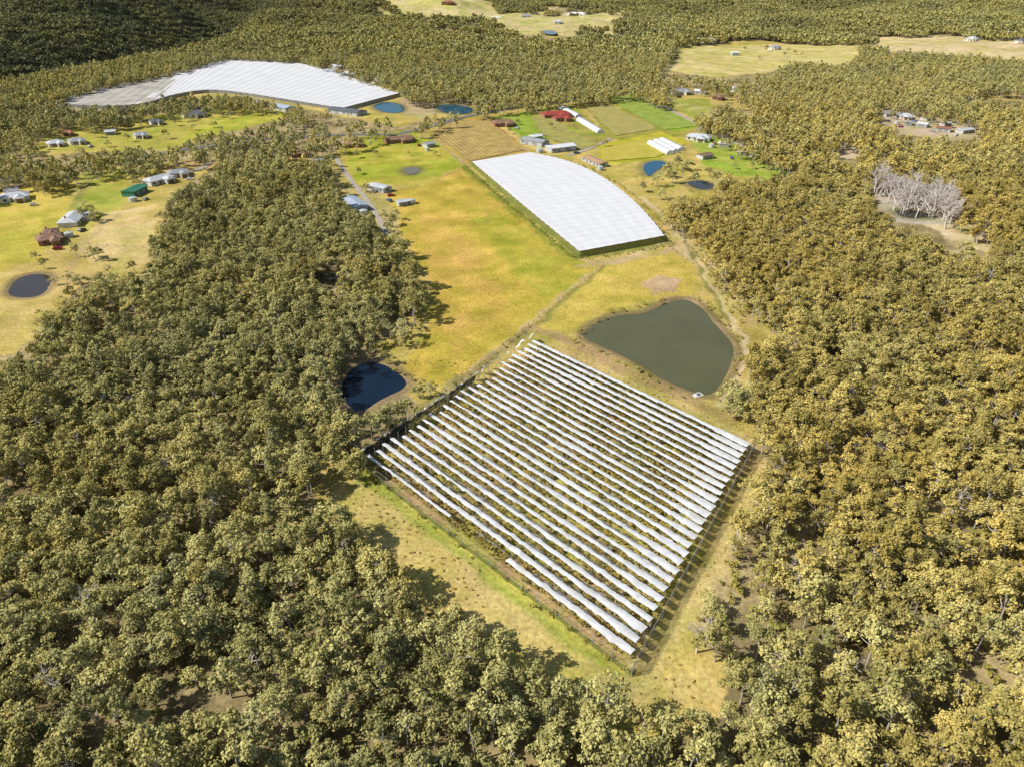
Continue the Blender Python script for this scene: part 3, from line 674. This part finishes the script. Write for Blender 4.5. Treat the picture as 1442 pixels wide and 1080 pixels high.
def tintf(P_,rnd=.1):
    x,y=P_[:,0],P_[:,1]
    t=.50+.34*sst(-20,120,x)*sst(900,300,y)+(fbm(x,y,60,3,15.)-.5)*.5+RS.randn(len(x))*rnd
    t=t-.08*sst(900,2000,y)-.26*sst(-480,-700,x)*sst(600,900,y)  # haze painted in: distant and gorge stands shift to darker blue green
    return t
a_,s_=stands(20,435,SN)
scatter('eucalyptus_forest',z3(a_),Cnp,9,.98,1.04,tintf(a_,.03),True); scatter('eucalyptus_trees_forest_edge',z3(s_),Cn,6,.62,1.12,tintf(s_))
a_,s_=stands(435,1062,SM)
scatter('eucalyptus_forest',z3(a_),Cmp,6,.98,1.04,tintf(a_,.03),True); scatter('eucalyptus_trees_forest_edge',z3(s_),Cm,4,.66,1.12,tintf(s_))
ys=np.arange(1068,4200,21.); Pf=np.concatenate([np.stack([np.arange(-y*.8-70,y*.8+70,21.),np.full(len(np.arange(-y*.8-70,y*.8+70,21.)),y)],1) for y in ys]); Pf=Pf+(RS.rand(*Pf.shape)-.5)*8
Pf=Pf[keepmask(Pf[:,0],Pf[:,1],True)]; pq=prob(Pf[:,0],Pf[:,1]); Pf=Pf[RS.rand(len(Pf))<np.where(pq<.4,pq,np.where(pq<.6,.85,1.))]
scatter('distant_eucalyptus_forest',z3(Pf),Cf,4,.9,1.1,tintf(Pf,.03),True)
def jgrid(y0,y1,sp):
    P_=np.concatenate([np.stack([np.arange(-y*.8-60,y*.8+60,sp),np.full(len(np.arange(-y*.8-60,y*.8+60,sp)),y)],1) for y in np.arange(y0,y1,sp)])
    return P_+(RS.rand(*P_.shape)-.5)*sp*.95
Pu=jgrid(40,300,4.6); Pu=Pu[keepmask(Pu[:,0],Pu[:,1])]; scatter('forest_understorey',z3(Pu,-.1),Cs,3,.5,1.4,tintf(Pu)-.02)
vp=np.array(vinepts); scatter('orchard_vines',vp,Cv,3,.6,1.35,.25+.6*RS.rand(len(vp)))
# tussocks in the open ground
T=jgrid(60,215,2.2); kk=inpoly(T[:,0],T[:,1],CLP0[0])|inpoly(T[:,0],T[:,1],CLP9[0]); T=T[kk]
kk=~inpoly(T[:,0],T[:,1],orch)
for p in allponds: kk&=~inpoly(T[:,0],T[:,1],p)
kk&=fbm(T[:,0],T[:,1],14,3,21.)>.5
T=T[kk]; scatter('grass_tussocks',z3(T),Ct,3,.3,.75,.5+.3*RS.rand(len(T)))
# shrubs / hedge rows around nets, dams
def along(pts,sp,jit,z=0.):
    p=smooth_open(GP(pts,z),2); L_=np.linalg.norm(np.diff(p,axis=0),axis=1).sum(); q=resample(p,max(2,int(L_/sp))); return q+RS.randn(*q.shape)*jit
Hd=np.concatenate([along([(654,236),(730,302),(808,366)],2.0,.8),along([(810,366),(870,360),(944,346)],2.4,.7),along([(745,212),(850,244),(925,305),(944,340)],4,.8),
  along([(810,482),(880,515),(960,556)],4,1.0),along([(990,424),(1020,458),(1046,488)],2.5,1.),along([(1046,490),(1034,540),(1012,566)],4,1.),along([(560,520),(590,545),(640,560)],2,1.5),
  along([(975,350),(1010,400),(1040,455)],3,1.2),along([(470,560),(478,528),(510,502)],2,1.),along([(890,250),(940,270),(1000,275)],4,3),along([(500,655),(880,950)],4.5,.4),
  along([(812,474),(868,438),(935,422)],4,1.2),along([(640,545),(742,462)],4,.6)])
scatter('hedge_shrubs',z3(Hd),Cs,3,.3,.8,.4+.4*RS.rand(len(Hd)))
# individual trees in paddocks: crown position in plan
TR=[(122,292,1.1),(132,300,1.),(118,300,.9),(128,350,1.),(136,356,.8),(105,350,.8),(100,388,.8),(112,392,.9),(185,243,1.1),(196,240,1.2),(190,252,.9),(205,236,1.),(212,228,1.),(180,230,1.),(188,375,.6),(176,392,.7),(140,388,.6),(60,370,.6),(76,392,.6),(48,358,.6),
 (20,260,1.),(45,256,1.),(70,250,1.),(8,258,1.1),(88,256,.8),(228,300,1.),(225,340,1.),(540,298,1.),(552,306,1.),(546,318,.9),(560,300,.8),(556,330,1.),(570,352,1.),(580,372,1.),(575,392,.9),(590,410,.9),(584,432,.9),(515,262,.8),(505,240,.6),(575,215,.5),(612,215,.5),(500,215,.8),(520,200,.8),(470,230,.9),(530,215,.6),
 (940,236,1.3),(955,226,1.3),(962,238,1.2),(926,250,1.1),(970,228,1.2),(948,248,1.),(980,246,1.),(1000,240,.9),(1010,250,1.),(930,270,.9),(960,280,.9),(905,262,.8),(1034,552,1.2),(1040,566,1.1),(1030,563,1.),(1050,548,1.),(1038,575,.8),(676,158,1.),(684,160,.9),(730,170,.7),(718,184,.6),(760,186,.6),(852,200,.7),(1055,212,.8),(1035,232,.6),(1060,232,.6),(1082,240,.7),
 (1112,66,1.),(1120,70,1.),(1080,64,1.),(1070,78,.9),(1050,66,.8),(1105,74,1.),(1128,74,.9),(952,128,1.),(966,124,1.),(990,126,1.),(1024,134,1.),(1042,136,1.),(268,176,.9),(300,172,.9),(230,188,.9),(150,200,.8),(132,186,.9),(178,192,.9),(110,212,.9),(84,186,.9),(48,212,.9),(320,160,.9),(245,170,.9),
 (522,600,1.),(535,592,.9),(548,582,.9),(590,550,.6),(606,546,.6),(545,500,.7),(520,480,.8),(1290,160,.8),(1330,172,.8),(775,176,.6),(808,176,.6)]
padd=[]
for ob in near:
    me=ob.data.copy(); me.name='paddock_gum'; me.materials[0]=None; padd.append(me)
M_leafp=M_leaf.copy(); M_leafp.name='paddock_tree_foliage'
for nd in M_leafp.node_tree.nodes:
    if nd.type=='ATTRIBUTE' and nd.attribute_name=='tint':
        lk=nd.outputs['Fac'].links[0]; M_leafp.node_tree.links.remove(lk)
for nd in M_leafp.node_tree.nodes:
    if nd.type=='VALTORGB': nd.inputs[0].default_value=.45
for me in padd: me.materials[0]=M_leafp
for i,(u,v,s) in enumerate(TR):
    x,y=G(u,v,5*s); o_=bpy.data.objects.new('eucalyptus_tree',padd[i%6]); COL.objects.link(o_)
    o_.location=(x,y,float(terrain(np.array([x]),np.array([y]))[0])-.6*s); s*=.85+.15*random.random(); o_.scale=(s*1.15,s*1.15,s*(.75+.2*random.random())); o_.rotation_euler=(0,0,random.random()*6.28)
# dead trees
def dead(seed):
    rs=np.random.RandomState(seed);t=MB()
    def br(p,d,l,r,lv):
        q=p+d*l; t.tube(p,q,r,r*.6,4)
        if lv>0:
            for _ in range(3 if lv>1 else 4):
                nd=(d+Vector(rs.randn(3))*.55); nd.z=abs(nd.z)*.8+.1; nd.normalize(); br(p.lerp(q,.5+.5*rs.rand()),nd,l*(.55+.2*rs.rand()),r*.6,lv-1)
    br(Vector((0,0,-.3)),Vector((rs.randn()*.08,rs.randn()*.08,1)).normalized(),4.5,.34,4)
    return t.obj('dead_tree',[M_dead],False)
dm=[dead(i) for i in range(4)]
dq=[]
for i in range(130):
    t=random.random(); u=1236+t*108+random.gauss(0,3); v=256+t*36+random.gauss(0,8); dq.append((u,v,1.1+.5*random.random()))
dq+=[(a,b,.9) for a,b in [(985,895),(1078,705),(1000,880),(1380,330),(1388,322),(235,655),(420,760),(350,930),(120,850),(640,930),(1250,620),(1130,800),(60,960),(1190,930),(200,560),(90,700),(1350,700),(1300,900)]]
for i,(u,v,s) in enumerate(dq):
    x,y=G(u,v,5); o_=bpy.data.objects.new('dead_tree',dm[i%4].data);COL.objects.link(o_);o_.location=(x,y,0);o_.scale=(s,s,s);o_.rotation_euler=(0,0,random.random()*6.28)
# ---------------------------------------------------------------- buildings
RC={'pale':(.55,.57,.59),'grey':(.34,.35,.36),'white':(.74,.74,.74),'brown':(.27,.16,.10),'red':(.36,.07,.05),'rust':(.34,.15,.09),'green':(.05,.22,.13),'dark':(.13,.14,.15),'blue':(.40,.47,.56),'tan':(.48,.30,.17)}
RM={k:simple('roof_'+k,c,.55,.12,.4) for k,c in RC.items()}
M_brick=simple('brick_wall',(.36,.20,.13),.9,.15,3.);M_white=simple('painted_wall',(.70,.68,.62),.8,.08);M_colour=simple('sheet_steel_wall',(.50,.52,.52),.6,.1);M_green=simple('green_steel_wall',(.06,.22,.14),.6,.1)
M_glass=simple('window_glass',(.03,.04,.05),.1,.1);M_door=simple('door_paint',(.22,.14,.09),.7,.1);M_wood=simple('roller_door',(.30,.31,.32),.6,.1)
def frame_at(a,b):
    a=np.array(G(*a));b=np.array(G(*b));c=(a+b)/2;return c,np.linalg.norm(b-a),math.atan2(b[1]-a[1],b[0]-a[0])
for (a,b,w_,h,kind,rc) in BL:
    c,Ln,an=frame_at(a,b); Ln=max(Ln,w_*.9)
    root=bpy.data.objects.new(kind,None);COL.objects.link(root);root.location=(c[0],c[1],float(terrain(c[:1],c[1:])[0]));root.rotation_euler=(0,0,an)
    house='house' in kind
    wm=M_green if 'green' in kind else M_brick if 'brick' in kind else M_white if house else M_colour
    x=Ln/2;y=w_/2;rise=w_*(.19 if house else .12);ov=.5
    m1=MB();
    if house:
        m1.box((0,0,h/2),(Ln,w_,h)); m1.box((x*.35,-y-1.9,h/2),(Ln*.35,3.8,h))
    else:
        m1.box((0,0,h/2),(Ln,w_,h)); m1.add([(-x,-y,h),(-x,y,h),(-x,0,h+rise)],[(0,2,1)]);m1.add([(x,-y,h),(x,y,h),(x,0,h+rise)],[(0,1,2)])
    m2=MB();X2=x+ov;Y2=y+ov;th=.03;hip=(y*.85 if house else 0)
    def roof(cx,cy,X_,Y_,hp,rs_,z0,alongx=True):
        pts=[(-X_,-Y_,z0),(X_,-Y_,z0),(X_,Y_,z0),(-X_,Y_,z0),(-X_+hp,0,z0+rs_),(X_-hp,0,z0+rs_)]
        if not alongx: pts=[(p[1],-p[0],p[2]) for p in pts]
        pts=[(p[0]+cx,p[1]+cy,p[2]) for p in pts]
        m2.add(pts,[(0,1,5,4),(2,3,4,5),(3,0,4),(1,2,5)])
    roof(0,0,X2,Y2,hip,rise,h+th)
    if house: roof(x*.35,-y-1.2,3.6,Ln*.175+ov,Ln*.12,rise*.8,h+th+.02,False)
    else: m2.box((0,0,h+rise+.06),(Ln+1,.5,.08))
    m3=MB();nw=max(2,int(Ln/4))
    for sgn in (-1,1):
        for i in range(nw):
            px=-x+(i+.5)*Ln/nw
            if sgn<0 and house and abs(px-x*.35)<Ln*.2: continue
            if house or i%2==0: m3.box((px,sgn*(y+.02),h*.55),(1.5,.06,1.1))
    m3.box((x+.02,0,h*.55),(.06,1.6,1.1)); 
    m4=MB()
    if house: m4.box((-x*.2,-y-.03,1.05),(1.,.08,2.1)); m4.box((x*.35,-y-3.83,1.1),(Ln*.22,.06,2.1))
    else: m4.box((-x*.4,-y-.03,1.2),(3,.08,2.3)); m4.box((x*.4,-y-.03,1.2),(3,.08,2.3))
    parts=[m1.obj('walls',[wm]),m2.obj('roof',[RM[rc]]),m3.obj('windows',[M_glass]),m4.obj('door',[M_door if house else M_wood])]
    if house:
        m5=MB();m5.box((-x*.55,y*.35,h+rise*.8),(.8,.8,1.6));parts.append(m5.obj('chimney',[M_brick]))
    for p_ in parts: p_.parent=root
M_poly=simple('greenhouse_plastic',(.74,.76,.78),.4,.08,.5)
for a,b,w_ in TUN:
    c,Ln,an=frame_at(a,b);root=bpy.data.objects.new('greenhouse_tunnel',None);COL.objects.link(root);root.location=(c[0],c[1],0);root.rotation_euler=(0,0,an)
    m1=MB();n=10;K=max(4,int(Ln/3));V=[]
    for k in range(K+1):
        for i in range(n+1):
            t=math.pi*i/n;V.append((-Ln/2+Ln*k/K,-w_/2*math.cos(t),2.8*max(0,math.sin(t))**.8))
    m1.add(V,[(k*(n+1)+i,k*(n+1)+i+1,(k+1)*(n+1)+i+1,(k+1)*(n+1)+i) for k in range(K) for i in range(n)])
    m1.add([V[i] for i in range(n+1)],[tuple(range(n+1))]);m1.add([V[K*(n+1)+i] for i in range(n+1)],[tuple(range(n,-1,-1))])
    m2=MB()
    for k in range(K+1):
        for i in range(n):
            p=V[k*(n+1)+i];q=V[k*(n+1)+i+1];m2.tube((p[0],p[1]*1.02,p[2]*1.02),(q[0],q[1]*1.02,q[2]*1.02),.06,.06,3)
    for p_ in (m1.obj('plastic_cover',[M_poly],smooth=True),m2.obj('hoops',[M_steel])):p_.parent=root
# ---------------------------------------------------------------- vehicles, tanks, pontoon, fences
CMs=[simple('car_paint_%d'%i,c,.3,.03) for i,c in enumerate([(.75,.75,.75),(.08,.09,.1),(.35,.03,.03),(.1,.16,.35),(.45,.46,.48)])];M_tyre=simple('tyre',(.02,.02,.02),.9)
def car(u,v,i):
    x,y=G(u,v);root=bpy.data.objects.new('parked_car',None);COL.objects.link(root);root.location=(x,y,.22);root.rotation_euler=(0,0,random.random()*3.14)
    m1=MB();prof=[(-2.2,.35),(-2.25,.8),(-1.9,.95),(-1.5,1.4),(.3,1.45),(.95,1.0),(2.05,.85),(2.2,.5),(2.15,.35)]
    V=[(p[0],-.87+(.15 if p[1]>1.2 else 0),p[1]) for p in prof]+[(p[0],.87-(.15 if p[1]>1.2 else 0),p[1]) for p in prof];n=len(prof)
    m1.add(V,[tuple(range(n)),tuple(range(2*n-1,n-1,-1))]+[(k,k+n,(k+1)%n+n,(k+1)%n) for k in range(n)])
    m2=MB();
    m2.add([(.36,-.66,1.44),(.92,-.78,1.05),(.92,.78,1.05),(.36,.66,1.44)],[(0,1,2,3)]);m2.add([(-1.58,-.7,1.36),(-1.9,-.78,1.0),(-1.9,.78,1.0),(-1.58,.7,1.36)],[(3,2,1,0)])
    for s in (-1,1): m2.box((-.45,s*.82,1.18),(1.9,.05,.3))
    m3=MB()
    for px in (-1.4,1.4):
        for s in (-1,1): m3.tube((px,s*.92,.33),(px,s*.7,.33),.33,.33,12)
    for p_ in (m1.obj('body',[CMs[i%5]]),m2.obj('windows',[M_glass]),m3.obj('wheels',[M_tyre])):p_.parent=root
for i,(u,v) in enumerate([(48,290),(116,326),(82,352),(128,208),(205,282),(268,254),(516,298),(551,277),(548,284),(728,182),(756,212),(812,217),(1006,204),(1030,224),(1046,212),(1060,222),(1250,172),(1268,180),(1288,172),(1312,186),(1346,192),(956,138),(590,206)]): car(u,v,i)
M_tank=simple('tank_steel',(.50,.52,.50),.5,.1)
for (u,v,r) in [(512,302,2.2),(580,287,2.),(98,334,2.),(188,284,2.2),(845,240,2.),(1002,208,2.2),(760,215,2.4),(602,213,1.6),(1262,176,2.)]:
    x,y=G(u,v);t=MB();n=20
    t.tube((0,0,0),(0,0,2.3),r,r,n);t.tube((0,0,2.3),(0,0,2.8),r*1.03,r*.15,n);t.tube((0,0,2.75),(0,0,2.95),.35,.35,8)
    o_=t.obj('water_tank',[M_tank]);o_.location=(x,y,0)
x,y=G(982,556);pt=MB()
pt.box((0,0,.0),(3.6,2.2,.25),0);pt.tube((-1.8,-.9,-.15),(1.8,-.9,-.15),.3,.3,10,1);pt.tube((-1.8,.9,-.15),(1.8,.9,-.15),.3,.3,10,1);pt.box((0,0,.5),(1.1,.8,.8),1)
o_=pt.obj('pump_pontoon',[M_white,M_steel]);o_.location=(x,y,-.1);o_.rotation_euler=(0,0,.5)
def pfence(pts,sp=4.):
    p=resample(GP(pts),max(2,int(np.linalg.norm(np.diff(GP(pts),axis=0),axis=1).sum()/sp)));t=MB()
    for q in p:t.tube((q[0],q[1],-.2),(q[0],q[1],1.3),.1,.09,5)
    for i in range(len(p)-1):
        for z in (.5,.85,1.2):t.tube((*p[i],z),(*p[i+1],z),.015,.015,3)
    t.obj('paddock_fence',[M_post])
for f_ in ([(640,545),(742,462),(850,374)],[(600,262),(655,235),(600,186)],[(95,300),(132,243)],[(545,262),(600,262)],[(480,262),(545,335)],[(0,268),(108,250)],[(862,196),(820,147)],[(975,372),(940,347)],[(100,345),(215,350)]): pfence(f_)
# ---------------------------------------------------------------- light, sky, camera
az=math.radians(-102);el=math.radians(43)
ds=Vector((math.sin(az)*math.cos(el),math.cos(az)*math.cos(el),math.sin(el)))
sl=bpy.data.lights.new('sun','SUN');sl.energy=5.0;sl.angle=math.radians(.5);sl.color=(1.,.96,.88)
so=bpy.data.objects.new('sun',sl);COL.objects.link(so);so.rotation_euler=(-ds).to_track_quat('-Z','Y').to_euler()
wd_=bpy.data.worlds.new('World');sc.world=wd_;wd_.use_nodes=True;nt=wd_.node_tree;bg=nt.nodes.get('Background') or nt.nodes.new('ShaderNodeBackground')
sk=nt.nodes.new('ShaderNodeTexSky');sk.sky_type='NISHITA';sk.sun_disc=False;sk.sun_elevation=el;sk.sun_rotation=az;nt.links.new(sk.outputs[0],bg.inputs[0]);bg.inputs[1].default_value=.095
cd=bpy.data.cameras.new('camera');cd.sensor_width=36;cd.lens=36*1000/1442.;cd.clip_end=9000;cd.clip_start=.5
co=bpy.data.objects.new('camera',cd);COL.objects.link(co);co.location=(0,0,H);co.rotation_euler=(math.radians(90)-P,0,0);sc.camera=co
sc.view_settings.view_transform='Standard';sc.view_settings.look='None';sc.view_settings.exposure=0
